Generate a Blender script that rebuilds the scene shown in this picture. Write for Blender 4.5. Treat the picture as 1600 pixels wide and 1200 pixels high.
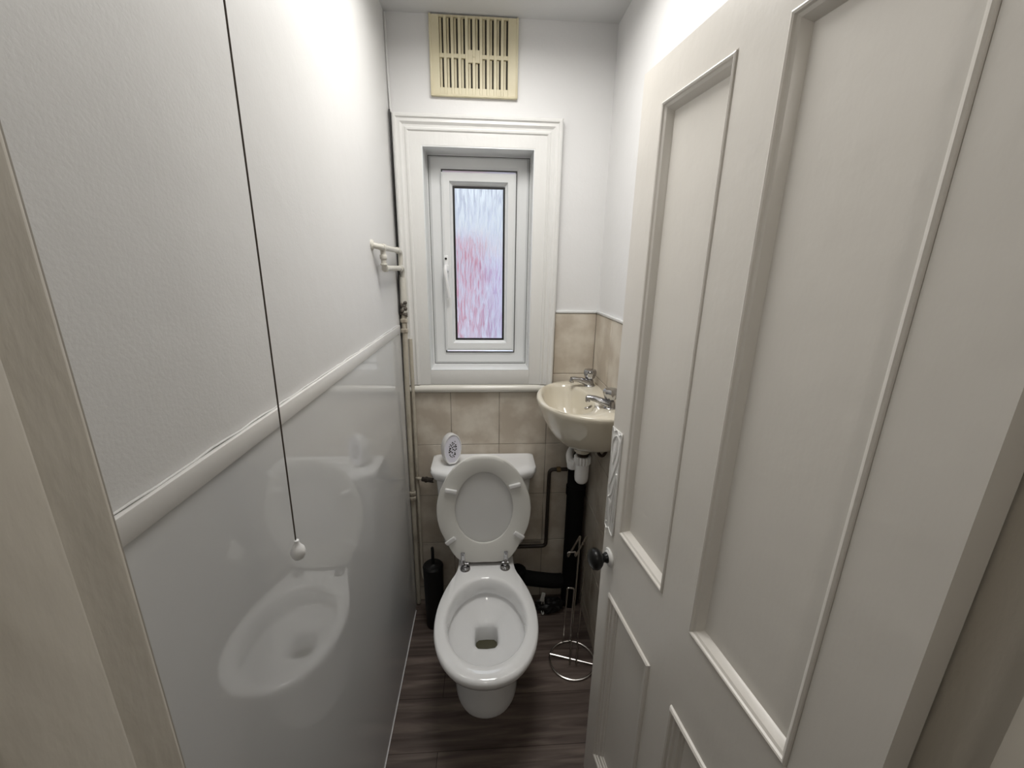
import bpy, bmesh, math, random
from mathutils import Vector, Matrix
random.seed(4)
for o in list(bpy.data.objects): bpy.data.objects.remove(o)
S = bpy.context.scene
PI = math.pi
# ------------------------------------------------------------------ camera
cd = bpy.data.cameras.new('camera'); cam = bpy.data.objects.new('camera', cd)
S.collection.objects.link(cam)
cd.sensor_width = 36.0; cd.sensor_fit = 'HORIZONTAL'; cd.lens = 639.0/1600*36
cd.clip_start = 0.01
def _d(px, py):
    return Vector((px-800, -(py-600), -639)).normalized()
_Y = _d(757, 418); _Z = -_d(765, 2850); _Z = (_Z - _Y*_Y.dot(_Z)).normalized(); _X = _Y.cross(_Z)
cam.matrix_world = Matrix.Translation((0, -1.68, 1.58)) @ Matrix((_X, _Y, _Z)).to_4x4()
S.camera = cam
# ------------------------------------------------------------------ world, lamps, exposure
S.view_settings.view_transform = 'Standard'; S.view_settings.look = 'None'
S.view_settings.gamma = 1; S.view_settings.use_curve_mapping = False
S.view_settings.exposure = 0.10
w = bpy.data.worlds.new('world'); S.world = w; w.use_nodes = True
nt = w.node_tree; nt.nodes.clear()
bg = nt.nodes.new('ShaderNodeBackground'); wo = nt.nodes.new('ShaderNodeOutputWorld')
bg.inputs['Color'].default_value = (0.80, 0.90, 1.0, 1); bg.inputs['Strength'].default_value = 1.05
# overcast sky: dim at the horizon, bright towards the zenith
wt = nt.nodes.new('ShaderNodeTexCoord'); ws = nt.nodes.new('ShaderNodeSeparateXYZ'); nt.links.new(wt.outputs['Generated'], ws.inputs[0])
wm = nt.nodes.new('ShaderNodeMapRange'); wm.interpolation_type = 'SMOOTHSTEP'
wm.inputs['From Min'].default_value = .08; wm.inputs['From Max'].default_value = .75; wm.inputs['To Min'].default_value = 0.8; wm.inputs['To Max'].default_value = 4.2
nt.links.new(ws.outputs['Z'], wm.inputs['Value']); nt.links.new(wm.outputs[0], bg.inputs['Strength'])
nt.links.new(bg.outputs[0], wo.inputs[0])
def light(name, kind, loc, power, col, size=0.1, rot=(0, 0, 0), size_y=None):
    l = bpy.data.lights.new(name, kind); l.energy = power; l.color = col
    if kind == 'AREA':
        l.size = size
        if size_y: l.shape = 'RECTANGLE'; l.size_y = size_y
    else: l.shadow_soft_size = size
    o = bpy.data.objects.new(name, l); o.location = loc; o.rotation_euler = rot
    S.collection.objects.link(o); return o
cl = light('ceiling_panel_lamp', 'AREA', (0.05, -0.62, 2.385), 7.9, (1.0, 0.98, 0.945), 0.40, (0, 0, 0), 0.5); cl.data.spread = math.radians(168)
light('hall_fill', 'POINT', (-0.05, -2.3, 2.15), 7.0, (1.0, 0.95, 0.88), 0.12)  # unseen fill light, added in the hall to brighten the door face and seat
p = light('window_daylight', 'AREA', (-0.02, 0.20, 1.585), 1.0, (1, 1, 1), 0.26, (-PI/2, 0, 0), 0.66)
p.data.cycles.is_portal = True

# ------------------------------------------------------------------ materials
def mat(name, col, rough=0.5, metal=0.0, bump=None, var=None, coat=0.0, spec=0.5, ior=None):
    m = bpy.data.materials.new(name); m.use_nodes = True
    n = m.node_tree; b = n.nodes['Principled BSDF']
    b.inputs['Base Color'].default_value = (*col, 1); b.inputs['Roughness'].default_value = rough
    b.inputs['Metallic'].default_value = metal; b.inputs['Coat Weight'].default_value = coat
    b.inputs['Coat Roughness'].default_value = 0.04
    b.inputs['Specular IOR Level'].default_value = spec
    if ior: b.inputs['IOR'].default_value = ior
    tc = n.nodes.new('ShaderNodeTexCoord')
    if bump:
        prev = None
        for sc, dist, st in bump:
            nz = n.nodes.new('ShaderNodeTexNoise'); nz.inputs['Scale'].default_value = sc; nz.inputs['Detail'].default_value = 4
            mp = n.nodes.new('ShaderNodeMapping')
            mp.inputs['Scale'].default_value = st if isinstance(st, tuple) else (1, 1, 1)
            n.links.new(tc.outputs['Object'], mp.inputs[0]); n.links.new(mp.outputs[0], nz.inputs['Vector'])
            bp = n.nodes.new('ShaderNodeBump'); bp.inputs['Distance'].default_value = dist
            bp.inputs['Strength'].default_value = 1.0
            n.links.new(nz.outputs['Fac'], bp.inputs['Height'])
            if prev: n.links.new(prev.outputs[0], bp.inputs['Normal'])
            prev = bp
        n.links.new(prev.outputs[0], b.inputs['Normal'])
    if var:
        sc, col2, lo, hi, st = var
        nz = n.nodes.new('ShaderNodeTexNoise'); nz.inputs['Scale'].default_value = sc; nz.inputs['Detail'].default_value = 6
        mp = n.nodes.new('ShaderNodeMapping'); mp.inputs['Scale'].default_value = st
        n.links.new(tc.outputs['Object'], mp.inputs[0]); n.links.new(mp.outputs[0], nz.inputs['Vector'])
        cr = n.nodes.new('ShaderNodeValToRGB')
        cr.color_ramp.elements[0].position = lo; cr.color_ramp.elements[0].color = (*col, 1)
        cr.color_ramp.elements[1].position = hi; cr.color_ramp.elements[1].color = (*col2, 1)
        n.links.new(nz.outputs['Fac'], cr.inputs[0]); n.links.new(cr.outputs[0], b.inputs['Base Color'])
    return m
M = {}
M['wall'] = mat('wall_paint', (.68, .675, .665), .55, bump=[(6, .003, 1), (220, .00022, 1)])
M['wallr'] = mat('wall_paint_smooth', (.75, .745, .74), .45, bump=[(7, .003, 1), (120, .0003, 1)])
M['ceil'] = mat('ceiling_paint', (.66, .66, .655), .7, bump=[(10, .003, 1)])
M['gloss'] = mat('trim_gloss_paint', (.76, .755, .735), .28, bump=[(30, .0012, 1), (60, .0005, (1, 1, .1))])
M['casing'] = mat('old_casing_paint', (.56, .52, .45), .38, bump=[(12, .004, (1, 1, .4)), (70, .0008, (1, 1, .3))])
M['door'] = mat('door_paint', (.73, .70, .65), .30, bump=[(14, .0014, 1), (90, .0002, (1, 1, .2))])
M['upvc'] = mat('upvc_white', (.78, .79, .79), .22)
M['cill'] = mat('glazed_sill', (.74, .72, .66), .12)
M['panel'] = mat('gloss_wall_sheet', (.64, .645, .645), .03, spec=.85, bump=[(1.6, .00025, 1)])
M['rail'] = mat('rail_plastic', (.72, .71, .69), .3, bump=[(25, .0006, 1)])
M['ceramic'] = mat('white_ceramic', (.86, .865, .87), .06, coat=.4)
M['ivory'] = mat('ivory_ceramic', (.68, .63, .52), .07, coat=.4)
M['seat'] = mat('seat_plastic', (.72, .715, .68), .3)
M['lid'] = mat('lid_plastic', (.70, .70, .69), .32)
M['plastic'] = mat('white_plastic', (.78, .78, .78), .3)
M['lilac'] = mat('freshener_plastic', (.72, .71, .79), .35)
M['chrome'] = mat('chrome', (.48, .48, .49), .13, 1.0)
M['steel'] = mat('wire_steel', (.55, .53, .50), .25, 1.0)
M['black'] = mat('black_plastic', (.009, .009, .009), .45, spec=.3)
M['knob'] = mat('black_knob', (.006, .006, .006), .3, spec=.3, bump=[(40, .001, 1)])
M['blackpipe'] = mat('black_pipe', (.006, .006, .006), .75, spec=.2)
M['darkcopper'] = mat('dark_copper', (.030, .022, .017), .5, bump=[(60, .001, 1)])
M['brass'] = mat('old_brass', (.20, .14, .07), .45, .6)
M['paintpipe'] = mat('painted_pipe', (.60, .58, .52), .4, bump=[(50, .002, 1)], )
M['oldpipe'] = mat('grimy_painted_pipe', (.50, .46, .38), .5, bump=[(60, .003, 1)], var=(18, (.16, .12, .08), .52, .72, (1, 1, .35)))
M['cable'] = mat('black_cable', (.012, .011, .01), .5)
M['grime'] = mat('old_solder', (.10, .085, .07), .55, .3, bump=[(120, .003, 1)])
M['cord'] = mat('brown_cord', (.055, .042, .03), .7)
M['vent'] = mat('cream_plastic', (.66, .60, .42), .4, bump=[(40, .0006, 1)], var=(9, (.56, .49, .31), .45, .8, (1, 1, 1)))
M['ventin'] = mat('vent_hole', (.05, .045, .035), .8)
M['gasket'] = mat('black_gasket', (.008, .008, .008), .5)
M['grout'] = mat('grout', (.30, .265, .22), .8)
M['bronze'] = mat('dark_bronze', (.05, .035, .025), .35, .8)
M['seal'] = mat('dark_seal', (.10, .10, .095), .9, spec=.1)
M['wood'] = mat('bare_wood', (.18, .11, .06), .6, bump=[(40, .002, (.1, 1, 1))])
M['brick'] = mat('outside_brick', (.36, .10, .13), .9, var=(3, (.46, .22, .27), .4, .6, (1, 1, 1)))
M['slate'] = mat('outside_wall', (.42, .38, .54), .9)
M['hallwall'] = mat('hall_wall_paint', (.42, .39, .34), .6)
M['hallfloor'] = mat('hall_carpet', (.10, .085, .07), .95)
M['water'] = mat('bowl_water', (.075, .07, .04), .03, spec=.8)
M['towel'] = mat('clear_strap', (.45, .45, .42), .3)
# tile: stone beige with soft mottling
def tile_mat():
    m = mat('beige_tile', (.52, .455, .375), .32, var=(8, (.68, .625, .54), .42, .62, (1, 1, 1)), bump=[(25, .0008, 1)])
    return m
M['tile'] = tile_mat()
# vinyl plank floor: grain along x, planks 0.17 m deep in y
def floor_mat():
    m = bpy.data.materials.new('plank_floor'); m.use_nodes = True; n = m.node_tree; b = n.nodes['Principled BSDF']
    tc = n.nodes.new('ShaderNodeTexCoord')
    br = n.nodes.new('ShaderNodeTexBrick'); br.inputs['Scale'].default_value = 1
    br.inputs['Brick Width'].default_value = 1.2; br.inputs['Row Height'].default_value = .182
    br.inputs['Mortar Size'].default_value = .0012; br.inputs['Color1'].default_value = (1.15, 1.15, 1.15, 1); br.inputs['Color2'].default_value = (.8, .8, .8, 1)
    br.inputs['Mortar'].default_value = (.25, .22, .2, 1); br.offset = .37
    mp0 = n.nodes.new('ShaderNodeMapping'); mp0.inputs['Location'].default_value = (.33, .065, 0)
    n.links.new(tc.outputs['Object'], mp0.inputs[0]); n.links.new(mp0.outputs[0], br.inputs['Vector'])
    mp = n.nodes.new('ShaderNodeMapping'); mp.inputs['Scale'].default_value = (1.3, 16, 1)
    n.links.new(tc.outputs['Object'], mp.inputs[0])
    nz = n.nodes.new('ShaderNodeTexNoise'); nz.inputs['Scale'].default_value = 2.2; nz.inputs['Detail'].default_value = 8; nz.inputs['Distortion'].default_value = .9
    n.links.new(mp.outputs[0], nz.inputs['Vector'])
    cr = n.nodes.new('ShaderNodeValToRGB'); e = cr.color_ramp.elements
    e[0].position = .3; e[0].color = (.060, .043, .037, 1); e[1].position = .72; e[1].color = (.205, .162, .140, 1)
    k = e.new(.5); k.color = (.115, .088, .076, 1)
    n.links.new(nz.outputs['Fac'], cr.inputs[0])
    mx = n.nodes.new('ShaderNodeMixRGB'); mx.blend_type = 'MULTIPLY'; mx.inputs[0].default_value = 1
    n.links.new(cr.outputs[0], mx.inputs[1]); n.links.new(br.outputs['Color'], mx.inputs[2])
    n.links.new(mx.outputs[0], b.inputs['Base Color'])
    b.inputs['Roughness'].default_value = .42
    bp = n.nodes.new('ShaderNodeBump'); bp.inputs['Distance'].default_value = .0006
    n.links.new(nz.outputs['Fac'], bp.inputs['Height']); n.links.new(bp.outputs[0], b.inputs['Normal'])
    return m
M['floor'] = floor_mat()
# patterned (rain-streak) obscure glass: part see-through, part refracting
def glass_mat():
    m = bpy.data.materials.new('obscure_glass'); m.use_nodes = True; n = m.node_tree; n.nodes.clear()
    out = n.nodes.new('ShaderNodeOutputMaterial'); tc = n.nodes.new('ShaderNodeTexCoord')
    mp = n.nodes.new('ShaderNodeMapping'); mp.inputs['Scale'].default_value = (150, 1, 17)
    n.links.new(tc.outputs['Object'], mp.inputs[0])
    nz = n.nodes.new('ShaderNodeTexNoise'); nz.inputs['Scale'].default_value = 1; nz.inputs['Detail'].default_value = 3; nz.inputs['Distortion'].default_value = .8
    n.links.new(mp.outputs[0], nz.inputs['Vector'])
    bp = n.nodes.new('ShaderNodeBump'); bp.inputs['Distance'].default_value = .006; bp.inputs['Strength'].default_value = 1
    n.links.new(nz.outputs['Fac'], bp.inputs['Height'])
    rf = n.nodes.new('ShaderNodeBsdfGlass'); rf.inputs['IOR'].default_value = 1.25; rf.inputs['Roughness'].default_value = .3
    n.links.new(bp.outputs[0], rf.inputs['Normal'])
    tr = n.nodes.new('ShaderNodeBsdfTransparent')
    tl = n.nodes.new('ShaderNodeBsdfTranslucent'); tl.inputs['Color'].default_value = (.66, .69, .74, 1)
    n.links.new(bp.outputs[0], tl.inputs['Normal'])
    cr = n.nodes.new('ShaderNodeValToRGB'); cr.color_ramp.elements[0].position = .40; cr.color_ramp.elements[0].color = (.0, .0, .0, 1)
    cr.color_ramp.elements[1].position = .62; cr.color_ramp.elements[1].color = (.55, .55, .55, 1)
    n.links.new(nz.outputs['Fac'], cr.inputs[0])
    a = n.nodes.new('ShaderNodeMixShader'); a.inputs[0].default_value = .25
    n.links.new(rf.outputs[0], a.inputs[1]); n.links.new(tr.outputs[0], a.inputs[2])
    c = n.nodes.new('ShaderNodeMixShader'); n.links.new(cr.outputs[0], c.inputs[0])
    n.links.new(a.outputs[0], c.inputs[1]); n.links.new(tl.outputs[0], c.inputs[2])
    n.links.new(c.outputs[0], out.inputs[0])
    return m
M['glass'] = glass_mat()

# ------------------------------------------------------------------ mesh helpers
def BM(): return bmesh.new()
def box(bm, x0, x1, y0, y1, z0, z1, bev=0.0, seg=2):
    t = bmesh.new(); bmesh.ops.create_cube(t, size=1)
    for v in t.verts:
        v.co = Vector(((x0+x1)/2+v.co.x*(x1-x0), (y0+y1)/2+v.co.y*(y1-y0), (z0+z1)/2+v.co.z*(z1-z0)))
    if bev > 0: bmesh.ops.bevel(t, geom=list(t.edges), offset=bev, segments=seg, affect='EDGES', profile=.5)
    merge(bm, t); return bm
def merge(bm, t, mtx=None):
    if mtx is not None: bmesh.ops.transform(t, matrix=mtx, verts=t.verts)
    me = bpy.data.meshes.new('tmp'); t.to_mesh(me); t.free(); bm.from_mesh(me); bpy.data.meshes.remove(me)
def loft(bm, rings, cap0=False, cap1=False, closed=True):
    R = [[bm.verts.new(p) for p in r] for r in rings]
    n = len(R[0])
    for a, b in zip(R[:-1], R[1:]):
        for i in range(n if closed else n-1):
            j = (i+1) % n
            bm.faces.new((a[i], a[j], b[j], b[i]))
    if cap0: bm.faces.new(list(reversed(R[0])))
    if cap1: bm.faces.new(R[-1])
    return bm
def lathe(bm, c, prof, n=24, axis='Z', facet=0):
    rings = []
    for r, h in prof:
        ring = []
        for i in range(n):
            a = 2*PI*i/n; rr = r
            if facet: rr = r*(1+.07*math.cos(facet*a))
            x, y = rr*math.cos(a), rr*math.sin(a)
            v = {'Z': (x, y, h), 'X': (h, x, y), 'Y': (y, h, x)}[axis]
            ring.append(Vector(c)+Vector(v))
        rings.append(ring)
    return loft(bm, rings, True, True)
def smooth_path(pts, sub=6):
    P = [Vector(p) for p in pts]; out = []
    for i in range(len(P)-1):
        p0 = P[max(i-1, 0)]; p1 = P[i]; p2 = P[i+1]; p3 = P[min(i+2, len(P)-1)]
        for k in range(sub):
            t = k/sub
            out.append(.5*((2*p1)+(p2-p0)*t+(2*p0-5*p1+4*p2-p3)*t*t+(3*p1-p0-3*p2+p3)*t**3))
    out.append(P[-1]); return out
def round_path(pts, r=.02, sub=5):
    P = [Vector(p) for p in pts]; out = [P[0]]
    for i in range(1, len(P)-1):
        a = (P[i-1]-P[i]); b = (P[i+1]-P[i]); q = min(r, a.length*.49, b.length*.49)
        s = P[i]+a.normalized()*q; e = P[i]+b.normalized()*q
        for k in range(sub+1):
            t = k/sub; out.append(s*(1-t)**2+P[i]*2*t*(1-t)+e*t*t)
    out.append(P[-1]); return out
def tube(bm, pts, r, n=10, closed=False, rf=None):
    P = [Vector(p) for p in pts]
    N = len(P); T = []
    for i in range(N):
        a = P[(i-1) % N] if (closed or i > 0) else P[i]; b = P[(i+1) % N] if (closed or i < N-1) else P[i]
        T.append((b-a).normalized())
    up = Vector((0, 0, 1)) if abs(T[0].z) < .9 else Vector((1, 0, 0))
    u = T[0].cross(up).normalized(); rings = []
    for i in range(N):
        u = (u-T[i]*u.dot(T[i])).normalized(); v = T[i].cross(u)
        rr = rf(i/(N-1)) if rf else r
        rings.append([P[i]+rr*(u*math.cos(2*PI*k/n)+v*math.sin(2*PI*k/n)) for k in range(n)])
    if closed: loft(bm, rings+[rings[0]]); bmesh.ops.remove_doubles(bm, verts=bm.verts, dist=1e-6)
    else: loft(bm, rings, True, True)
    return bm
def rect_sweep(bm, x0, x1, z0, z1, prof, sides='LTRB', ynorm=1):
    """mitred moulding in the xz plane around a rectangle; prof = (offset outward from the rectangle, y)"""
    cs = {'TL': (x0, z1, -1, 1), 'TR': (x1, z1, 1, 1), 'BR': (x1, z0, 1, -1), 'BL': (x0, z0, -1, -1)}
    def ring(k, sx=1, sz=1):
        x, z, dx, dz = cs[k]; return [Vector((x+dx*o*sx, y, z+dz*o*sz)) for o, y in prof]
    if sides == 'LTRB': seq = [ring('BL'), ring('TL'), ring('TR'), ring('BR'), ring('BL')]
    else: seq = [ring('BL', 1, 0), ring('TL'), ring('TR'), ring('BR', 1, 0)]
    loft(bm, seq, closed=False)
    bmesh.ops.remove_doubles(bm, verts=bm.verts, dist=1e-6); return bm
def grid_slab(bm, z0, z1, x0, x1, y0, y1, holes):
    """one clean slab in the xz plane with rectangular openings (x0, x1, z0, z1)"""
    xs = sorted({x0, x1} | {h[0] for h in holes} | {h[1] for h in holes}); zs = sorted({z0, z1} | {h[2] for h in holes} | {h[3] for h in holes})
    vs = {}
    def V(i, j, y):
        if (i, j, y) not in vs: vs[i, j, y] = bm.verts.new((xs[i], y, zs[j]))
        return vs[i, j, y]
    def solid(i, j):
        if not (0 <= i < len(xs)-1 and 0 <= j < len(zs)-1): return False
        cx, cz = (xs[i]+xs[i+1])/2, (zs[j]+zs[j+1])/2
        return not any(h[0] < cx < h[1] and h[2] < cz < h[3] for h in holes)
    for i in range(len(xs)-1):
        for j in range(len(zs)-1):
            if not solid(i, j): continue
            bm.faces.new((V(i, j, y0), V(i+1, j, y0), V(i+1, j+1, y0), V(i, j+1, y0)))
            bm.faces.new((V(i, j+1, y1), V(i+1, j+1, y1), V(i+1, j, y1), V(i, j, y1)))
            for di, dj, a, c in ((-1, 0, (i, j), (i, j+1)), (1, 0, (i+1, j+1), (i+1, j)), (0, -1, (i+1, j), (i, j)), (0, 1, (i, j+1), (i+1, j+1))):
                if not solid(i+di, j+dj): bm.faces.new((V(*a, y0), V(*c, y0), V(*c, y1), V(*a, y1)))
    return bm
FR = {}
def obj(name, bm, m, parent=None, label=None, kind=None, ang=40, origin='base', flat=False):
    bmesh.ops.recalc_face_normals(bm, faces=bm.faces)
    for f in bm.faces: f.smooth = not flat
    for e in bm.edges:
        if len(e.link_faces) == 2 and e.calc_face_angle(0) > math.radians(ang): e.smooth = False
    xs = [v.co.x for v in bm.verts]; ys = [v.co.y for v in bm.verts]; zs = [v.co.z for v in bm.verts]
    c = Vector(((min(xs)+max(xs))/2, (min(ys)+max(ys))/2, min(zs)))
    bmesh.ops.translate(bm, verts=bm.verts, vec=-c)
    me = bpy.data.meshes.new(name); bm.to_mesh(me); bm.free()
    for mm in (m if isinstance(m, (list, tuple)) else [m]): me.materials.append(mm)
    o = bpy.data.objects.new(name, me); S.collection.objects.link(o)
    if parent: o.parent = parent; o.location = c-FR[parent.name]
    else: o.location = c
    FR[o.name] = c
    if label: o['label'] = label
    if kind: o['kind'] = kind
    return o
def tag(o, label, cat, group=None):
    o['label'] = label; o['category'] = cat
    if group: o['group'] = group
    return o
def thing(name, label, cat, loc, group=None, rotz=0, local=False):
    o = bpy.data.objects.new(name, None); S.collection.objects.link(o); o.location = loc; o.rotation_euler = (0, 0, rotz)
    o.empty_display_size = .05
    FR[o.name] = Vector((0, 0, 0)) if local else Vector(loc)
    return tag(o, label, cat, group) if cat else o
def struct(name, bm, m, label=None, **k):
    return obj(name, bm, m, None, label, 'structure', **k)

# ------------------------------------------------------------------ the room
XL, XR, ZC, YF = -.335, .468, 2.4, -1.415
WX0, WX1, WZ0, WZ1 = -.223, .184, 1.168, 1.997      # window reveal
b = BM(); box(b, XL-.1, XR+.3, -1.52, .3, -.1, 0); struct('floor', b, M['floor'], 'dark grey-brown wood plank floor')
b = BM(); box(b, -1.3, 1.4, -2.95, -1.52, -.1, -.0005); struct('floor_hall', b, M['hallfloor'])
b = BM(); box(b, -1.3, 1.4, -2.95, .3, ZC, ZC+.1); struct('ceiling', b, M['ceil'], 'off-white painted ceiling')
b = BM(); box(b, XL-.1, XL, YF, 0, 0, ZC); struct('wall_left', b, M['wall'], 'long white plastered wall')
b = BM(); box(b, XR, XR+.1, YF, 0, 0, ZC); struct('wall_right', b, M['wallr'], 'white wall behind the open door')
b = BM()
grid_slab(b, 0, ZC, XL-.1, XR+.1, 0, .22, ((WX0, WX1, WZ0, WZ1),))
wb = struct('wall_back', b, M['wallr'], 'white end wall around the window')
# front wall with the doorway
JL, JR, JT = -.256, .440, 1.972
b = BM(); box(b, -1.3, JL-.001, -1.52, YF, 0, ZC); box(b, JR+.001, 1.4, -1.52, YF, 0, ZC); box(b, JL-.001, JR+.001, -1.52, YF, JT+.03, ZC)
struct('wall_front', b, M['hallwall'])
b = BM(); box(b, -1.4, -1.3, -2.95, -1.52, 0, ZC); struct('wall_hall_left', b, M['hallwall'])
b = BM(); box(b, 1.4, 1.5, -2.95, -1.52, 0, ZC); struct('wall_hall_right', b, M['hallwall'])
b = BM(); box(b, -1.4, 1.5, -3.05, -2.95, 0, ZC); struct('wall_hall_back', b, M['hallwall'])
# door lining: rebate then stop
b = BM(); box(b, JL-.0009, JL+.0001, -1.519, -1.419, 0, JT, 0); t = BM()
box(b, JL-.02, JL, -1.525, -1.4155, 0.0, JT, .003)
struct('trim_1', b, M['casing'], 'cream painted door lining at left')
b = BM(); box(b, JL+.0002, JL+.012, -1.519, -1.460, 0, JT-.012, .003); struct('trim_2', b, M['casing'], 'cream painted door stop at left')
b = BM(); box(b, JR+.0005, JR+.02, -1.525, -1.400, 0, JT, .003); struct('trim_3', b, M['casing'], 'cream painted door lining at right')
b = BM(); box(b, JR-.012, JR-.0002, -1.519, -1.460, 0, JT-.012, .003); struct('trim_4', b, M['casing'])
b = BM(); box(b, JL, JR, -1.525, -1.4155, JT, JT+.028, .003); box(b, JL, JR, -1.519, -1.46, JT-.012, JT, .002); struct('trim_5', b, M['casing'])
# glossy sheet and rail on the left wall
b = BM(); box(b, XL, XL+.004, YF+.001, -.072, .004, 1.3325); struct('wall_left_sheet', b, M['panel'], 'glossy pale grey sheet on lower left wall')
b = BM(); box(b, XL, XL+.008, YF+.001, -.070, 1.3305, 1.360, .0015); struct('trim_6', b, M['rail'], 'white rail along the top of the glossy sheet')
b = BM(); tube(b, [(XL+.0045, YF+.01, .003), (XL+.0045, -.075, .003)], .0025, 8); struct('trim_7', b, M['plastic'], 'thin white sealant line at the floor')
# irregular filler bead above the rail
b = BM(); pts = [(XL+.0012+random.uniform(-.0008, .001), YF+.01+i*.03, 1.3612+random.uniform(-.001, .0014)) for i in range(45)]
tube(b, pts, .0014, 6); struct('trim_8', b, M['wall'], 'uneven filler bead above the rail')

# tiling -- individual tiles with grout between, one mesh for each wall's tiling
def tiles(bm, axis, us, zs, face, thick, skip=None):
    g = .0014
    for u0, u1 in zip(us[:-1], us[1:]):
        for z0, z1 in zip(zs[:-1], zs[1:]):
            if skip and skip(u0, u1, z0, z1): continue
            if u1-u0 < .006 or z1-z0 < .006: continue
            if axis == 'x': box(bm, u0+g, u1-g, face, face+thick, z0+g, z1-g, .0012, 1)
            else: box(bm, face, face+thick, u0+g, u1-g, z0+g, z1-g, .0012, 1)
b = BM(); us = [XL+.001, -.146, .062, .270, XR-.007]; zs = [.001, .077, .327, .577, .827, 1.068]
tiles(b, 'x', us, zs, -.007, .0068)
tiles(b, 'x', [.289, XR-.007], [1.068, 1.15, 1.405], -.007, .0068)
o = obj('tiling', b, M['tile'], wb, 'beige stone-look wall tiles')
b = BM(); box(b, XL+.0005, XR-.0005, -.0055, -.0002, .0005, 1.07); box(b, .2885, XR-.0005, -.0055, -.0002, 1.07, 1.405)
obj('grout', b, M['grout'], wb)
wr = bpy.data.objects['wall_right']
b = BM(); us = [-.0075-.208*k for k in range(7)][::-1]; us = [YF+.002]+us
tiles(b, 'y', us, [.001, .077, .327, .577, .827, 1.077, 1.152, 1.405], XR-.007, .0068)
obj('tiling', b, M['tile'], wr, 'beige stone-look wall tiles')
b = BM(); box(b, XR-.0055, XR-.0002, YF+.001, -.001, .0005, 1.405); obj('grout', b, M['grout'], wr)
b = BM(); box(b, .289, XR-.010, -.011, 0, 1.4055, 1.416, .003); struct('trim_9', b, M['upvc'], 'white edge strip on top of the tiles, end wall')
b = BM(); box(b, XR-.011, XR, YF+.002, -.0005, 1.4055, 1.416, .003); struct('trim_10', b, M['upvc'], 'white edge strip on top of the tiles, right wall')

# ------------------------------------------------------------------ window casing, sill, window
b = BM()
prof = [(0.0, -.001), (0.0, -.014), (.003, -.017), (.046, -.017), (.050, -.022), (.055, -.023), (.060, -.020), (.066, -.021), (.074, -.028), (.080, -.026),
        (.084, -.026), (.088, -.032), (.094, -.033), (.099, -.030), (.102, -.022), (.103, -.001)]
rect_sweep(b, WX0, WX1, WZ0, WZ1, prof, 'LTR')
# lower ends run down to the sill
def down(x, sx):
    r0 = [Vector((x+sx*o, y, WZ0)) for o, y in prof]; r1 = [Vector((x+sx*o, y, 1.106)) for o, y in prof]
    loft(b, [r0, r1], closed=False)
down(WX0, -1); down(WX1, 1)
box(b, WX0-.001, WX1+.001, -.0165, -.001, 1.106, WZ0, .001)
struct('trim_11', b, M['gloss'], 'white stepped architrave around the window', ang=25)
# quadrant line of sealant
b = BM(); r = []
for i in range(9):
    a = PI*i/8; r.append((-.008-.022*math.sin(a), 1.087+.018*math.cos(a)))
r += [(-.0075, 1.069)]
loft(b, [[Vector((-.318, y, z)) for y, z in r], [Vector((.2885, y, z)) for y, z in r]], True, True)
struct('trim_12', b, M['cill'], 'rounded glossy white sill strip below the window')
win = bpy.data.objects.new('window_1', None); S.collection.objects.link(win); win.location = (-.0195, .1, 1.17); win['kind'] = 'structure'
win['label'] = 'narrow white casement window with obscure glass'; FR['window_1'] = Vector(win.location)
FX0, FX1, FZ0, FZ1 = -.2155, .1775, 1.175, 1.990
# reveal lining around the frame
b = BM(); rect_sweep(b, FX0, FX1, FZ0, FZ1, [(.0, .085), (.0, .16), (.0065, .16), (.0065, .084), (.0, .085)])
obj('reveal_bead', b, M['upvc'], win)
b = BM(); rect_sweep(b, WX0, WX1, WZ0, WZ1, [(.002, -.0165), (-.0015, -.0172), (-.0015, .0838), (.002, .0838)])
obj('reveal_lining', b, M['upvc'], win)
SX0, SX1, SZ0, SZ1 = -.167, .129, 1.222, 1.945
b = BM(); rect_sweep(b, SX0, SX1, SZ0, SZ1, [(-.004, .16), (-.004, .092), (.0, .091), (.010, .087), (.040, .087), (.0485, .092), (.0485, .16)])
obj('window_frame', b, M['upvc'], win, ang=15)
b = BM(); rect_sweep(b, SX0, SX1, SZ0, SZ1, [(-.0035, .0905), (.0012, .0905), (.0012, .0915), (-.0035, .0915)]); obj('sash_seal', b, M['seal'], win, flat=True)
b = BM(); rect_sweep(b, FX0, FX1, FZ0, FZ1, [(-.0008, .0835), (.0012, .0835), (.0012, .0845), (-.0008, .0845)]); obj('frame_seal', b, M['seal'], win, flat=True)
GX0, GX1, GZ0, GZ1 = -.122, .080, 1.279, 1.888
b = BM(); rect_sweep(b, GX0, GX1, GZ0, GZ1, [(0, .10), (.0, .096), (.012, .083), (.0135, .074), (.036, .070), (.0445, .074), (.046, .080), (.0462, .10)])
obj('sash', b, M['upvc'], win, ang=15)
b = BM(); rect_sweep(b, GX0+.005, GX1-.005, GZ0+.005, GZ1-.009, [(0, .0975), (0, .0925), (.008, .0925), (.008, .0975)]); obj('gasket', b, M['gasket'], win, flat=True)
b = BM(); box(b, GX0+.002, GX1-.002, .098, .102, GZ0+.002, GZ1-.002); obj('glass_pane', b, M['glass'], win)
b = BM(); box(b, -.163, -.146, .062, .0705, 1.545, 1.625, .004, 3)
t = BM(); box(t, -.010, .010, -.02, 0, -.012, .012, .004, 3); merge(b, t, Matrix.Translation((-.154, .068, 1.575)))
tube(b, smooth_path([(-.156, .052, 1.585), (-.157, .042, 1.565), (-.153, .038, 1.53), (-.145, .042, 1.46)]), .007, 10, rf=lambda t: .0085-.002*t)
h = obj('handle', b, M['plastic'], win, 'white lever handle')
b = BM()
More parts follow.
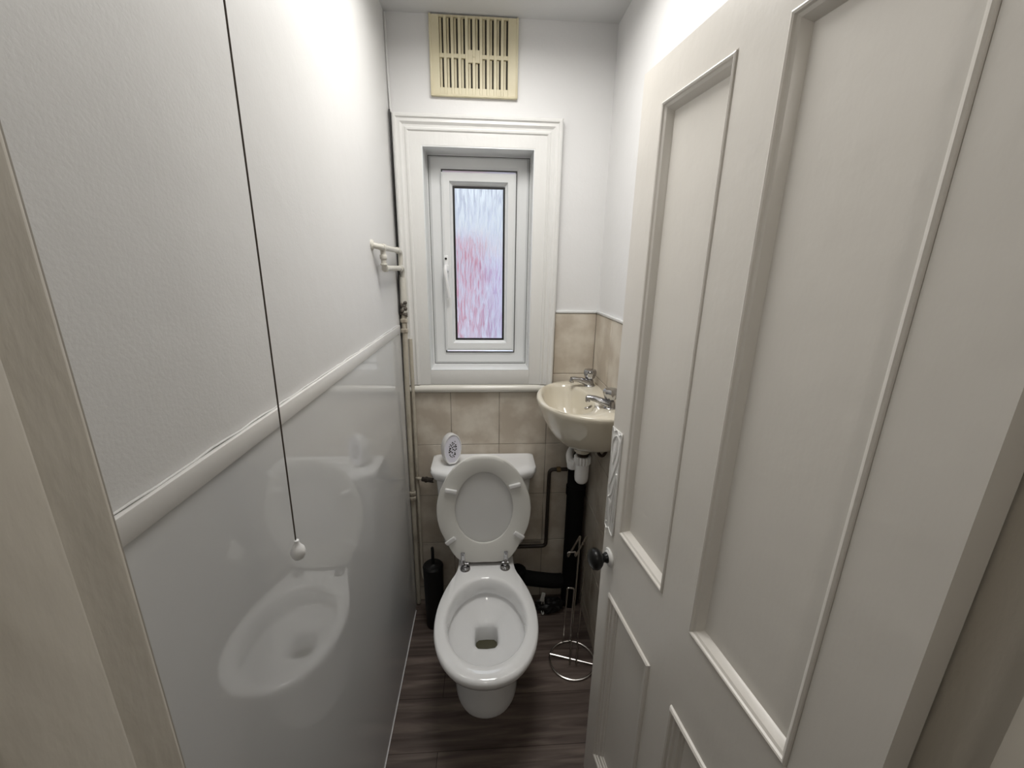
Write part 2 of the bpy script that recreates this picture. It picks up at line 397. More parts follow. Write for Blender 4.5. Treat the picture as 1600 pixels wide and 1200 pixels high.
for yy, z in ((.0592, 1.612), (.0375, 1.560)): lathe(b, (-.1555, yy, z), [(.0045, 0), (.0045, .003)], 12, 'Y')
obj('screw_cap', b, M['gasket'], h)
# outside: the neighbour's brick wall and a pale yard beyond
b = BM(); box(b, -2.2, .01, 1.5, 1.7, -1, 1.80); struct('wall_neighbour', b, M['brick'])
b = BM(); box(b, .0, 2.0, 1.9, 2.1, -1, 1.66); struct('wall_neighbour_garden', b, M['slate'])

# ------------------------------------------------------------------ vent
v = thing('air_vent', 'cream slotted plastic air vent high on the end wall above the window', 'vent', (-.034, -.001, 2.155))
V0, V1, VB, VT = -.182, .116, 2.158, 2.397
b = BM()
N = 10; pitch = .0245; first = -.034-pitch*4.5; sw = .0145
ys0, ys1 = -.012, -.004
zr = (2.183, 2.272, 2.284, 2.392)
def slot_rows(i):
    return [(2.183, 2.260), (2.297, 2.388)] if i in (4, 5) else [(2.183, 2.272), (2.284, 2.388)]
cols = []; x = V0
for i in range(N):
    c = first+i*pitch; box(b, x, c-sw/2, ys0, ys1, VB+.004, VT-.003, .0008, 1); x = c+sw/2
    z = VB+.004
    for a, bb in slot_rows(i)+[(VT-.003, VT)]:
        if a-z > .001: box(b, c-sw/2, c+sw/2, ys0+.0002, ys1, z, a)
        z = bb
box(b, x, V1, ys0, ys1, VB+.004, VT-.003, .0008, 1)
box(b, V0-.002, V1+.002, -.0145, -.002, VB-.002, VB+.005, .002); box(b, V0-.003, V0+.004, -.0145, -.002, VB, VT-.001, .002); box(b, V1-.004, V1+.003, -.0145, -.002, VB, VT-.001, .002)
lathe(b, (-.034, -.0122, 2.279), [(.004, 0), (.003, -.0016)], 12, 'Y')
obj('grille', b, M['vent'], v)
b = BM()
for i in range(N):
    c = first+i*pitch; box(b, c-.0066, c+.0012, -.0045, -.0025, 2.18, 2.39, .0008, 1)
obj('shutter', b, M['vent'], v)
b = BM(); box(b, V0+.004, V1-.004, -.0024, -.0012, VB+.004, VT-.004); obj('backing', b, M['ventin'], v)

# ------------------------------------------------------------------ toilet
def resample(pts, n):
    P = [Vector((p[0], p[1])) for p in pts]; L = [0]
    for a, c in zip(P[:-1], P[1:]): L.append(L[-1]+(c-a).length)
    out = []; j = 0
    for i in range(n):
        s = L[-1]*i/(n-1)
        while j < len(L)-2 and L[j+1] < s: j += 1
        t = (s-L[j])/max(L[j+1]-L[j], 1e-9); out.append(P[j].lerp(P[j+1], min(max(t, 0), 1)))
    return out
def half_smooth(pts, sub=8):
    q = smooth_path([(-pts[1][0], pts[1][1], 0)]+[(x, y, 0) for x, y in pts]+[(-pts[-2][0], pts[-2][1], 0)], sub)
    return [(v.x, v.y) for v in q[sub:-sub]]
def full(half, n=33):
    h = resample(half, n); return [(p.x, p.y) for p in h]+[(-p.x, p.y) for p in h[-2:0:-1]]
toilet = thing('toilet', 'white close-coupled toilet with seat and lid raised, below the window', 'toilet', (.003, -.38, 0))
CX = .003
outer = full(half_smooth([(0, -.759), (.05, -.752), (.10, -.727), (.145, -.675), (.171, -.61), (.181, -.54), (.178, -.47), (.163, -.40), (.143, -.345), (.124, -.30), (.116, -.26), (.114, -.20), (.100, -.165), (.05, -.155), (0, -.155)]))
inner_half = [(math.sin(t)*.138*(1+.03*math.cos(t)), -.517-math.cos(t)*.18) for t in [PI*i/40 for i in range(41)]]
inner = full(inner_half)
sump = full([(0, -.505), (.030, -.503), (.040, -.49), (.042, -.46), (.040, -.425), (.030, -.415), (0, -.413)])
def ring_o(z, sx, sy, anchor=-.155): return [Vector((CX+x*sx, anchor+(y-anchor)*sy, z)) for x, y in outer]
def ring_i(z, s, sh=0.): return [Vector((CX+x*s, -.517+sh+(y+.517)*s, z)) for x, y in inner]
def ring_mix(z, t, s=1.0):
    return [Vector((CX+(a[0]*s)*(1-t)+b_[0]*t, (-.517+(a[1]+.517)*s)*(1-t)+b_[1]*t, z)) for a, b_ in zip(inner, sump)]
rings = [ring_o(z, sx, sy) for z, sx, sy in ((0, .665, .70), (.010, .67, .705), (.03, .645, .695), (.07, .585, .67), (.12, .54, .65), (.165, .54, .65), (.20, .60, .69),
         (.235, .68, .755), (.265, .76, .82), (.295, .84, .885), (.32, .90, .93), (.342, .945, .965), (.36, .975, .985), (.375, .995, .997), (.388, 1, 1), (.396, .988, .993), (.400, .965, .98))]
rings += [ring_i(.4005, 1.10), ring_i(.3985, 1.045), ring_i(.392, 1.01), ring_i(.380, .995), ring_i(.338, .985), ring_i(.332, 1.0), ring_i(.331, 1.05), ring_i(.324, 1.05), ring_i(.310, 1.0),
          ring_mix(.296, .18, .97), ring_mix(.280, .42, .95), ring_mix(.268, .66, .95), ring_mix(.258, .84, .95), ring_mix(.250, .95), ring_mix(.240, 1.0), ring_mix(.12, 1.0)]
b = BM(); loft(b, rings, True, True)
pan = obj('pan', b, M['ceramic'], toilet, ang=60)
b = BM(); loft(b, [[Vector((CX+x*.985, -.459+(y+.459)*.985, .182)) for x, y in sump], [Vector((CX+x*.985, -.459+(y+.459)*.985, .180)) for x, y in sump]], True, True)
obj('water', b, M['water'], pan, 'murky water in the bowl')
# cistern
def dshape(hw, yb, ys, yf, n=12, r=.02):
    h = [(0, yf)]
    for i in range(1, n+1):
        t = i/n; x = (hw-r)*t; h.append((x, yf+(ys-yf)*(t**2.6)))
    for i in range(1, 6):
        a = PI/2*i/5; h.append((hw-r+r*math.sin(a), ys+r-r*math.cos(a)))
    for i in range(0, 5):
        a = PI/2*i/4; h.append((hw-.008+.008*math.cos(a), yb-.008+.008*math.sin(a)))
    h.append((0, yb)); return full(h, 41)
def cring(z, hw, yb, ys, yf, r=.02, cx=-.006): return [Vector((cx+x, y, z)) for x, y in dshape(hw, yb, ys, yf, r=r)]
b = BM(); loft(b, [cring(.401, .165, -.012, -.14, -.165), cring(.42, .172, -.012, -.15, -.175), cring(.55, .186, -.012, -.157, -.19), cring(.742, .196, -.012, -.16, -.205)], True, True)
obj('cistern', b, M['ceramic'], toilet)
b = BM()
loft(b, [cring(.738, .204, -.010, -.163, -.212), cring(.742, .210, -.008, -.168, -.217, .03), cring(.768, .221, -.008, -.172, -.222, .035), cring(.780, .218, -.009, -.168, -.219, .035), cring(.785, .206, -.014, -.158, -.210, .035),
         cring(.7865, .19, -.022, -.140, -.190, .04), cring(.784, .178, -.03, -.125, -.175, .04)], True, True)
obj('cistern_lid', b, M['ceramic'], toilet, ang=50)
# seat and lid, both raised; built in (x, v) then stood up
seat_half = half_smooth([(0, 0), (.055, 0), (.095, .010), (.126, .045), (.154, .105), (.176, .16), (.1865, .225), (.182, .285), (.163, .345), (.130, .405), (.085, .450), (.04, .471), (0, .475)])
so = full(seat_half, 41)
sh_ = full([(math.sin(t)*.114*(1+.05*math.cos(t)), .246-math.cos(t)*.158) for t in [PI*i/50 for i in range(51)]], 41)
SZ = .418
def stand(x, v, d):  # d = distance in front of the seat's rear face
    return Vector((-.005+x, -.252+.022*v-d, SZ+v))
def off(loop, k, c): return [(x*(1-k), c+(v-c)*(1-k)) for x, v in loop]
b = BM()
seq = [[stand(x, v, 0.003) for x, v in sh_], [stand(x, v, .010) for x, v in sh_], [stand(x, v, .0135) for x, v in off(sh_, -.035, .246)],
       [stand(x, v, .016) for x, v in off(so, .06, .236)], [stand(x, v, .014) for x, v in off(so, .012, .236)], [stand(x, v, .009) for x, v in so], [stand(x, v, .003) for x, v in off(so, .004, .236)],
       [stand(x, v, 0.0) for x, v in off(so, .03, .236)], [stand(x, v, 0.0) for x, v in off(sh_, -.03, .246)], [stand(x, v, 0.003) for x, v in sh_]]
loft(b, seq); bmesh.ops.remove_doubles(b, verts=b.verts, dist=1e-6)
seat = obj('seat', b, M['seat'], toilet, 'raised off-white seat ring', ang=50)
b = BM()
lo = off(so, .02, .236)
loft(b, [[stand(x, v, -.001) for x, v in off(lo, .03, .236)], [stand(x, v, -.001) for x, v in off(lo, .002, .236)], [stand(x, v, -.007) for x, v in lo], [stand(x, v, -.013) for x, v in off(lo, .02, .236)]], True, True)
obj('lid', b, M['lid'], toilet, 'raised lid behind the seat ring')
for x, v, a in ((-.127, .330, -12), (.120, .348, 14), (-.133, .110, 38), (.140, .128, -35)):
    t = BM(); box(t, -.0235, .0235, -.010, 0, -.009, .009, .004, 3)
    merge_b = BM(); merge(merge_b, t, Matrix.Translation(stand(x, v, .0155)) @ Matrix.Rotation(math.radians(-a), 4, 'Y'))
    obj('buffer', merge_b, M['plastic'], seat)
for sx in (-1, 1):
    hx = -.001+sx*.081; b = BM()
    lathe(b, (hx, -.278, .400), [(.021, 0), (.021, .003), (.018, .007), (.007, .009), (.006, .020)], 24)
    tube(b, [(hx-.012 if sx > 0 else hx-.014, -.268, .417), (hx+.014, -.268, .417)], .004, 10)
    t = BM(); box(t, -.0075, .0075, -.003, 0, 0, .058, .002, 2)
    merge(b, t, Matrix.Translation(stand(sx*.085+.003-(.004 if sx < 0 else 0), -.004, .0155)))
    hg = obj('hinge', b, M['chrome'], toilet, 'chrome seat hinge')
    for dv in (.014, .042):
        b = BM(); lathe(b, stand(sx*.085+.003-(.004 if sx < 0 else 0), dv, .0187), [(.0026, 0), (.002, -.0015)], 10, 'Y')
        obj('screw', b, M['bronze'], hg)
b = BM(); tube(b, [(-.085, -.262, .4155), (.083, -.262, .4155)], .0022, 10); obj('hinge_rod', b, M['bronze'], toilet)

# ------------------------------------------------------------------ air freshener on the cistern lid
af = thing('air_freshener', 'white oval air freshener with black speckled holes standing on the cistern lid', 'air freshener', (-.141, -.115, .7865))
mt = Matrix.Translation((-.141, -.115, .7865)) @ Matrix.Rotation(math.radians(27), 4, 'Z') @ Matrix.Rotation(math.radians(-8), 4, 'X') @ Matrix.Rotation(math.radians(7), 4, 'Y')
eg = []
for i in range(48):
    a = 2*PI*i/48; x = .039*math.sin(a)*(1-.07*math.cos(a)); z = .065-.066*math.cos(a)
    eg.append((x, max(z, .003)))
def egr(y, s): return [Vector((x*s, y, .066+(z-.066)*s)) for x, z in eg]
t = BM(); loft(t, [egr(.030, .80), egr(.030, .93), egr(.024, 1.0), egr(-.008, 1.0), egr(-.012, .97), egr(-.012, .92), egr(-.009, .88)], True, False)
b = BM(); merge(b, t, mt); obj('case', b, M['plastic'], af)
t = BM(); loft(t, [egr(-.0085, .885), egr(-.0085, .6), egr(-.0085, .1)], False, True); loft(t, [egr(-.0085, .885), egr(-.006, .885)])
b = BM(); merge(b, t, mt); face = obj('grille', b, M['lilac'], af)
t = BM(); random.seed(11); pts = []
while len(pts) < 26:
    x, z = random.uniform(-.018, .018), random.uniform(.032, .106)
    if (x/.018)**2+((z-.068)/.038)**2 < 1 and all((x-p)**2+(z-q)**2 > .0068**2 for p, q in pts): pts.append((x, z))
for x, z in pts:
    r = random.uniform(.0026, .0046); n = random.choice((3, 4)); a0 = random.random()*6
    loft(t, [[Vector((x+r*math.cos(a0+2*PI*k/n), y, z+r*math.sin(a0+2*PI*k/n))) for k in range(n)] for y in (-.0080, -.0098)], True, True)
b = BM(); merge(b, t, mt); obj('holes', b, M['gasket'], face, 'black speckled openings', flat=True)

# ------------------------------------------------------------------ wash basin
basin = thing('wash_basin', 'small cream wall-hung basin in the right corner, part hidden by the door', 'basin', (.40, -.25, .93))
bo = [(.460, -.012), (.42, -.008), (.36, -.012), (.30, -.035), (.245, -.085), (.207, -.16), (.192, -.25), (.205, -.335), (.245, -.405), (.30, -.455), (.36, -.480), (.42, -.488), (.460, -.482)]
q = smooth_path([(x, y, 0) for x, y in bo], 6); q = resample([(v_.x, v_.y) for v_ in q], 49)
bo = [(p_.x, p_.y) for p_ in q]+[(.4605, -.482+.47*(i/16.)) for i in range(1, 16)]
nB = len(bo)
bi = []
cbx, cby = .305, -.25
for (x, y) in bo:
    a = math.atan2((y-cby)/.20, (x-.325)/.13)
    ca, sa = math.cos(a), math.sin(a)
    rx = .090 if ca < 0 else .088
    bi.append((cbx+rx*(abs(ca)**(.85))*(1 if ca > 0 else -1), cby+.178*(abs(sa)**(.95))*(1 if sa > 0 else -1)))
def br(z, s, cx, loop=bo, cy=-.25, keepwall=True):
    out = []
    for x, y in loop:
        nx = cx+(x-cx)*s; ny = cy+(y-cy)*s
        if keepwall and x > .459: nx = x
        out.append(Vector((nx, ny, z)))
    return out
RZ = 1.120
rings = [br(.930, .22, .385, keepwall=False), br(.934, .32, .385, keepwall=False), br(.948, .46, .38, keepwall=False), br(.965, .60, .39), br(.99, .73, .40), br(1.02, .83, .42), br(1.05, .905, .43), br(1.08, .96, .45), br(1.10, .988, .455),
         br(1.112, 1.0, .46), br(1.119, .995, .46), br(1.1225, .975, .455)]
rings += [[Vector((x, y, 1.1215)) for x, y in [(cbx+(p_[0]-cbx)*1.06, cby+(p_[1]-cby)*1.04) for p_ in bi]], br(1.118, 1.0, cbx, bi, cby, False), br(1.108, .97, cbx, bi, cby, False), br(1.08, .90, .31, bi, cby, False), br(1.04, .76, .32, bi, cby, False), br(1.005, .56, .33, bi, cby, False), br(.985, .33, .335, bi, cby, False), br(.978, .12, .34, bi, cby, False)]
b = BM(); loft(b, rings, True, True); obj('bowl', b, M['ivory'], basin, ang=60)
b = BM(); lathe(b, (.335, -.25, .9785), [(.019, 0), (.019, .003), (.012, .004), (.010, .002)], 20); obj('drain', b, M['chrome'], basin)
b = BM(); lathe(b, (.376, -.25, .900), [(.028, 0), (.034, .008), (.036, .030)], 24); obj('waste_flange', b, M['ivory'], basin)
# bracket under the basin
b = BM(); tube(b, smooth_path([(.455, -.30, .930), (.445, -.295, .905), (.432, -.285, .905), (.415, -.27, .945)]), .006, 8)
tube(b, smooth_path([(.458, -.20, .945), (.435, -.21, .94), (.42, -.235, .958)]), .007, 8)
obj('bracket', b, M['bronze'], basin, 'dark metal bracket')
def tap(x, y, label, rot):
    tp = thing('basin_tap', label, 'tap', (x, y, RZ), group='pair of chrome basin taps')
    mt = Matrix.Translation((x, y, RZ+.001)) @ Matrix.Rotation(rot, 4, 'Z')
    t = BM(); lathe(t, (0, 0, 0), [(.022, 0), (.022, .004), (.018, .008), (.017, .018), (.015, .026), (.012, .028)], 24)
    rr = []
    for k in range(9):
        s = k/8; cx = -.005-.074*s; cz = .014+.020*math.sin(s*1.5); hw = .021-.009*s; hh = .015-.007*s
        rr.append([Vector((cx, hw*math.cos(a), cz+hh*math.sin(a))) for a in [2*PI*j/14 for j in range(14)]])
    loft(t, rr, True, True)
    lathe(t, (-.076, 0, .018), [(.0085, 0), (.0085, .012), (.007, .020)], 14)
    b = BM(); merge(b, t, mt); obj('spout_body', b, M['chrome'], tp)
    t = BM(); lathe(t, (0, 0, .028), [(.010, 0), (.013, .003), (.019, .008), (.025, .026), (.0255, .034), (.021, .041), (.006, .043)], 32, facet=8)
    b = BM(); merge(b, t, mt); obj('knob', b, M['chrome'], tp)
tap(.425, -.100, 'chrome pillar tap on the basin nearest the window wall', math.radians(8))
tap(.428, -.375, 'chrome pillar tap on the basin half hidden behind the door edge', math.radians(-16))
b = BM(); tube(b, smooth_path([(.37, -.350, 1.121), (.365, -.36, 1.123), (.352, -.372, 1.121), (.345, -.365, 1.118)]), .004, 8)
ch = tag(obj('plug_chain', b, M['steel']), 'small dark metal chain stub on the basin beside the nearer tap', 'chain')

# bottle trap and pipes
tr = thing('bottle_trap', 'white plastic bottle trap hanging below the cream basin', 'trap', (.378, -.25, .765))
b = BM(); lathe(b, (.378, -.25, .765), [(.008, 0), (.018, .004), (.025, .013), (.027, .025), (.0275, .085), (.026, .087)], 28); obj('bottle', b, M['plastic'], tr)
b = BM(); lathe(b, (.378, -.25, .852), [(.029, 0), (.031, .003), (.031, .028), (.029, .031)], 32, facet=16); obj('nut', b, M['plastic'], tr)
b = BM(); lathe(b, (.378, -.25, .883), [(.022, 0), (.022, .012), (.027, .013), (.027, .0165)], 24); obj('washer', b, M['bronze'], tr)
b = BM(); tube(b, round_path([(.352, -.25, .845), (.335, -.23, .845), (.345, -.16, .85), (.385, -.09, .86)], .03), .015, 14); lathe(b, (.343, -.235, .824), [(.019, 0), (.021, .004), (.021, .03), (.019, .034)], 20)
obj('outlet', b, M['plastic'], tr)
b = BM(); lathe(b, (.409, -.055, .001), [(.040, 0), (.040, .915)], 32); lathe(b, (.409, -.055, .60), [(.044, 0), (.044, .04)], 32)
tag(obj('waste_pipe', b, M['blackpipe']), 'thick black vertical waste pipe in the right corner under the basin', 'pipe')
b = BM(); tube(b, smooth_path([(.06, -.10, .20), (.15, -.085, .185), (.24, -.07, .155), (.32, -.065, .138), (.3655, -.06, .133)], 5), .034, 18)
lathe(b, (.15, -.085, .135), [(.03, 0), (.04, .01), (.04, .09), (.03, .1)], 16)
tag(obj('soil_connector', b, M['blackpipe']), 'thick black pipe running low from the toilet to the corner waste pipe', 'pipe')
cp = thing('supply_pipe', 'thin dark copper pipe bent down the tiles between toilet and waste pipe', 'pipe', (.288, -.022, .30))
b = BM(); tube(b, round_path([(.372, -.022, .706), (.290, -.022, .706), (.288, -.022, .302), (.13, -.022, .302)], .022, 6), .0085, 12); obj('tube', b, M['darkcopper'], cp)
b = BM(); lathe(b, (.322, -.022, .706), [(.010, 0), (.0125, .002), (.0125, .018), (.010, .020)], 8, 'X'); obj('coupling', b, M['brass'], cp)
b = BM(); tube(b, [(.30, -.03, .62), (.30, -.03, .44)], .004, 8)
b.free()
# short broken strip of skirting under the tiles and a clear strap on the floor
b = BM(); box(b, .16, .265, -.018, -.0075, .316, .330, .002); tag(obj('pipe_strip', b, M['grout']), 'short pale strip on the tiles just above the bend of the copper pipe', 'strip')
b = BM()
t = BM(); box(t, -.009, .009, -.003, .003, -.04, .0, .002); merge(b, t, Matrix.Translation((.273, -.115, .115)) @ Matrix.Rotation(math.radians(18), 4, 'Y') @ Matrix.Rotation(math.radians(-18), 4, 'X'))
tube(b, round_path([(.267, -.112, .078), (.262, -.118, .02), (.268, -.14, .008), (.276, -.125, .02), (.275, -.110, .08)], .012), .0028, 8)
tag(obj('plastic_clip', b, M['towel']), 'small translucent plastic clip on the dark floor right of the toilet', 'clip')
random.seed(3)
b = BM(); bmesh.ops.create_icosphere(b, subdivisions=4, radius=1)
from mathutils import noise
for v_ in b.verts:
    n_ = noise.fractal(v_.co*2.2, 1, 2, 4)
    c_ = v_.co*(1+.35*n_); v_.co = Vector((.305+c_.x*.062, -.105+c_.y*.030, max(.002, .034+c_.z*.038)))
tag(obj('black_bag', b, M['black']), 'crumpled black plastic bag on the floor behind the wire stand', 'bag')

# pipes in the left corner
LP = thing('riser_pipe', 'grimy cream riser pipe in the left corner with old lumpy joints', 'pipe', (-.316, -.03, .13))
b = BM(); tube(b, round_path([(-.316, -.034, 1.548), (-.317, -.034, 1.33), (-.3215, -.034, 1.0), (-.3225, -.034, .55), (-.3225, -.034, .01)], .03, 5), .0105, 12)
obj('tube', b, [M['oldpipe']], LP)
b = BM(); lathe(b, (-.3155, -.034, 1.405), [(.0125, 0), (.0135, .01), (.0135, .13), (.0110, .14)], 16); obj('painted_sleeve', b, M['paintpipe'], LP, 'white painted upper sleeve')
b = BM()
for k in range(7):
    z = 1.398+k*.0075; a = k*2.1
    t = BM(); bmesh.ops.create_icosphere(t, subdivisions=2, radius=.0085); merge(b, t, Matrix.Translation((-.317+.008*math.cos(a), -.042+.004*math.sin(a), z)))
tube(b, [(-.317+.0125*math.cos(k*.7), -.036+.0125*math.sin(k*.7), 1.39+k*.0016) for k in range(32)], .0028, 6)
obj('wire_wrap', b, M['grime'], LP, 'corroded lumpy joint')
for z in (1.365, 1.325, .60, .575):
    b = BM(); lathe(b, (-.318 if z > 1 else -.3225, -.034, z), [(.011, 0), (.0145, .003), (.0145, .014), (.011, .018)], 12); obj('joint', b, M['oldpipe'], LP)
b = BM(); tube(b, round_path([(-.2985, -.026, 1.30), (-.2985, -.026, 1.0), (-.301, -.022, .70), (-.301, -.022, .30), (-.301, -.024, .17), (-.285, -.032, .115)], .02, 5), .0078, 10)
tag(obj('feed_pipe', b, M['oldpipe']), 'thinner grimy pipe beside the corner riser, nearest the toilet', 'pipe')
sp = thing('cistern_feed', 'short pipe with brass valve feeding the left side of the cistern', 'pipe', (-.26, -.04, .67))
b = BM(); tube(b, round_path([(-.3045, -.026, .679), (-.285, -.035, .679), (-.20, -.062, .679)], .01), .006, 10); obj('tube', b, M['oldpipe'], sp)
b = BM(); tube(b, [(-.277, -.038, .679), (-.226, -.054, .679)], .0105, 8); tube(b, [(-.262, -.043, .679), (-.255, -.045, .679)], .0135, 8); obj('valve', b, M['darkcopper'], sp)
# white pipe loop on the upper left wall
pl = thing('pipe_loop', 'white painted pipe elbows looping out of the left wall beside the window', 'pipe', (-.31, -.2, 1.56))
b = BM(); tube(b, round_path([(-.336, -.375, 1.640), (-.310, -.368, 1.634), (-.308, -.121, 1.634), (-.3065, -.085, 1.63), (-.309, -.082, 1.585)], .016, 5), .0085, 12); obj('upper_pipe', b, M['paintpipe'], pl)
b = BM(); tube(b, round_path([(-.310, -.340, 1.634), (-.310, -.340, 1.573), (-.3095, -.045, 1.573), (-.3155, -.034, 1.52)], .018, 5), .0085, 12); obj('lower_pipe', b, M['paintpipe'], pl)
for c_, ax, n_ in (((-.310, -.340, 1.600), 'Z', .012), ((-.310, -.340, 1.582), 'Z', .004), ((-.310, -.330, 1.573), 'Y', .014), ((-.309, -.100, 1.573), 'Y', .012), ((-.310, -.352, 1.634), 'Y', .026), ((-.3085, -.135, 1.634), 'Y', .012)):
    b = BM(); lathe(b, c_, [(.0105, 0), (.0112, .001), (.0112, n_), (.0105, n_+.001)], 14, ax); obj('fitting', b, M['paintpipe'], pl)
b = BM(); lathe(b, (-.335, -.374, 1.640), [(.015, 0), (.015, .003), (.010, .008)], 14, 'X')
obj('wall_collar', b, M['paintpipe'], pl)
# cables in the corner
b = BM(); tube(b, smooth_path([(-.331, -.010, 2.095), (-.3315, -.012, 2.0), (-.330, -.012, 1.8), (-.331, -.013, 1.65), (-.3265, -.012, 1.5), (-.325, -.012, 1.42)], 5), .0028, 8)
tube(b, smooth_path([(-.3265, -.038, 2.099), (-.3275, -.040, 2.0), (-.3285, -.040, 1.8), (-.3275, -.044, 1.65), (-.3275, -.048, 1.5), (-.330, -.05, 1.40)], 5), .0024, 8)
tube(b, smooth_path([(-.331, -.010, 2.095), (-.3295, -.024, 2.102), (-.3265, -.038, 2.099)], 4), .0028, 8)
tag(obj('black_cable', b, M['cable']), 'thin black cable pair running down the left corner beside the window casing', 'cable')
b = BM(); tube(b, smooth_path([(-.331, -.006, 2.395), (-.331, -.006, 2.25), (-.328, -.006, 2.10)], 5), .0042, 8)
tag(obj('painted_cable', b, M['wall']), 'white painted cable running from the ceiling to the top of the window casing', 'cable')

# ------------------------------------------------------------------ toilet brush
tbr = thing('toilet_brush', 'black toilet brush in a tall black holder left of the toilet', 'toilet brush', (-.230, -.15, 0))
b = BM(); lathe(b, (-.230, -.15, .001), [(.037, 0), (.039, .004), (.044, .30), (.0445, .315), (.038, .322), (.012, .325), (.010, .327)], 32); obj('holder', b, M['black'], tbr)
b = BM(); lathe(b, (-.230, -.15, .322), [(.007, 0), (.0065, .06), (.0065, .085), (.004, .089)], 14); obj('handle', b, M['black'], tbr)

# ------------------------------------------------------------------ wire toilet roll stand
wr_ = thing('toilet_roll_stand', 'chrome wire toilet roll stand with round base on the floor by the door', 'toilet roll holder', (.360, -.368, 0))
r = .0037; cx, cy = .360, -.368
b = BM(); tube(b, [(cx+.093*math.cos(2*PI*k/40), cy+.088*math.sin(2*PI*k/40), .0045) for k in range(40)], r+.0007, 8, closed=True)
tube(b, [(cx-.088, cy+.028, .009), (cx+.088, cy-.030, .009)], r, 8); obj('base_ring', b, M['steel'], wr_)
b = BM()
for x0, x1 in ((.374, .338), (.402, .366)):
    tube(b, round_path([(x1+.006, -.395, .0125), (x0, -.283, .0125), (x0+.004, -.285, .30), (x0+.006, -.287, .548), (x1-.026, -.385, .530), (x1-.027, -.388, .548)], .006, 4), r, 8)
tube(b, round_path([(.3105, -.388, .546), (.3115, -.392, .556), (.338, -.392, .556), (.339, -.388, .546)], .005, 4), r, 8)
obj('tall_wire', b, M['steel'], wr_)
b = BM(); tube(b, round_path([(.336, -.286, .012), (.342, -.288, .298), (.370, -.288, .294), (.366, -.286, .012)], .008, 5), r, 8); obj('short_wire', b, M['steel'], wr_)

# ------------------------------------------------------------------ pull cord
pc = thing('pull_cord', 'brown light-switch pull cord hanging beside the left wall with a white acorn end', 'pull cord', (-.275, -1.13, 1.148))
top = Vector((-.262, -1.135, 2.398)); k0 = Vector((-.2725, -1.135, 1.90)); end = Vector((-.2862, -1.13, 1.173))
b = BM(); tube(b, smooth_path([top, k0, (-.279, -1.132, 1.55), end], 10), .0011, 8); obj('cord', b, M['cord'], pc)
b = BM(); e = (end.x+.001, end.y, end.z-.024)
lathe(b, e, [(.002, -.002), (.007, -.001), (.0098, .004), (.0108, .010), (.0095, .016), (.006, .021), (.0038, .025), (.0036, .030), (.002, .031)], 24); obj('acorn', b, M['plastic'], pc, 'white plastic acorn')
b = BM(); lathe(b, (top.x, top.y, 2.372), [(.012, 0), (.03, .002), (.033, .027)], 28); obj('ceiling_switch', b, M['plastic'], pc)

# ------------------------------------------------------------------ the door (local frame: x from hinge to free edge, y = visible face, z up)
DW, DT, DH = .669, .035, 1.954
door = bpy.data.objects.new('door_1', None); S.collection.objects.link(door)
door.location = (.4035, -1.411, .0); door.rotation_euler = (0, 0, math.atan2(.992, -.125)); door['kind'] = 'structure'
door['label'] = 'cream four-panel door standing open on the right'; FR['door_1'] = Vector((0, 0, 0))
ZB = .008
X = lambda u: DW-u
P1 = (X(.281), X(.082), .953, 1.880); P2 = (X(.584), X(.369), .953, 1.880); P3 = (X(.272), X(.062), .165, .757); P4 = (X(.59), X(.357), .165, .757)
b = BM()
grid_slab(b, ZB, DH, 0, DW, -DT, 0, (P1, P2, P3, P4))
leaf = obj('leaf_frame', b, M['door'], door, ang=30)
for (x0, x1, z0, z1), prof, dep in ((P1, 0, .016), (P2, 0, .016), (P3, 1, .013), (P4, 1, .013)):
    b = BM(); box(b, x0-.008, x1+.008, -DT+.010, -dep, z0-.008, z1+.008); pn = obj('panel', b, M['door'], door)
    b = BM()
    if prof == 0: pr = [(.0, .0), (-.001, -.0012), (-.002, .0022), (-.0045, .0034), (-.007, .0022), (-.0085, -.001), (-.0125, -.0035), (-.018, -.0120), (-.0195, -.0162)]
    else: pr = [(.0015, .0), (.0, .004), (-.004, .0065), (-.008, .005), (-.010, .000), (-.013, .0015), (-.017, .001), (-.019, -.003), (-.023, -.0035), (-.027, -.005), (-.029, -.009), (-.033, -.010), (-.035, -.0132)]
    rect_sweep(b, x0, x1, z0, z1, pr); obj('moulding', b, M['door'], pn, ang=22)
# knob and rose
kx = X(.043); kz = .853
kn = BM(); lathe(kn, (kx, .0, kz), [(.014, .002), (.014, .010), (.011, .016), (.012, .020), (.020, .025), (.0265, .032), (.0285, .040), (.0255, .049), (.016, .055), (.004, .057)], 32, 'Y'); kn = obj('knob', kn, M['knob'], door, 'black door knob')
b = BM(); lathe(b, (kx, 0, kz), [(.024, .0), (.025, .002), (.023, .005), (.020, .004), (.017, .007), (.0125, .008)], 32, 'Y'); obj('rose', b, M['gloss'], kn, 'white painted rose')
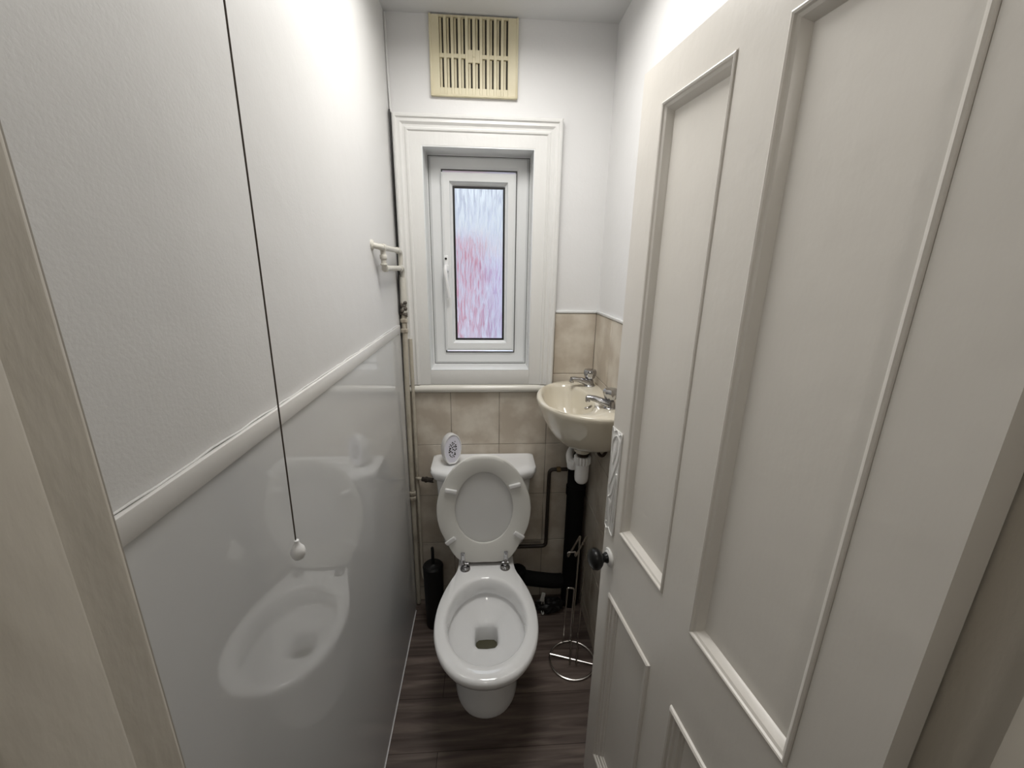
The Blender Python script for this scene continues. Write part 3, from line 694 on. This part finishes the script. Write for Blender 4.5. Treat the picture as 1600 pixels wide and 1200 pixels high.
# hinge
for z in (1.72, .25):
    b = BM(); tube(b, [(-.002, -DT+.002, z-.04), (-.002, -DT+.002, z+.04)], .004, 10); obj('hinge', b, M['casing'], door)
# finger plate with raised swirling relief
fx0, fx1, fz0, fz1 = X(.054), X(.004), .925, 1.205
b = BM(); box(b, fx0, fx1, 0, .0022, fz0, fz1, .001)
fp = obj('finger_plate', b, M['gloss'], door, 'white painted embossed finger plate')
def F(u, v_, h=.003): return (fx1+(fx0-fx1)*u, h, fz0+(fz1-fz0)*v_)
b = BM()
tube(b, smooth_path([F(.02, 0.02), F(.25, .0), F(.45, .025), F(.7, .0), F(.98, .02), F(.95, .3), F(.98, .6), F(.95, .85), F(1, .985), F(.72, .97), F(.5, 1.0), F(.2, .975), F(.0, .99), F(.04, .7), F(.02, .35), F(.02, .02)], 5), .0016, 6)
for path, w_ in (([F(.30, .66), F(.12, .76), F(.15, .88), F(.5, .95), F(.85, .92), F(.9, .82), F(.7, .68), F(.3, .50), F(.12, .40), F(.2, .33)], .0022),
                 ([F(.28, .66), F(.5, .76), F(.55, .86), F(.5, .92)], .0018), ([F(.2, .33), F(.45, .38), F(.7, .52), F(.85, .58), F(.75, .48), F(.6, .3), F(.55, .12)], .0022),
                 ([F(.18, .32), F(.4, .28), F(.38, .18), F(.5, .06)], .0018), ([F(.85, .60), F(.95, .50), F(.85, .36), F(.8, .12)], .0016)):
    tube(b, smooth_path(path, 6), w_, 6)
for u, v_, s in ((.80, .60, .0042), (.2, .33, .0045), (.1, .45, .002), (.9, .42, .0022), (.95, .30, .002), (.12, .06, .0025)):
    t = BM(); bmesh.ops.create_icosphere(t, subdivisions=2, radius=s); merge(b, t, Matrix.Translation(F(u, v_, .002)))
# leaf-shaped boss
t = BM(); rr = []
for k in range(9):
    s = k/8; c_ = Vector(F(.35+.25*s, .70+.2*s, .002)); hw = .0085*math.sin(PI*(.05+.9*s))
    rr.append([c_+Vector((hw*math.cos(a), .0028*max(0, math.sin(a)), 0)) for a in [PI*j/8 for j in range(9)]])
loft(t, rr, closed=False); merge(b, t)
obj('relief', b, M['gloss'], fp)
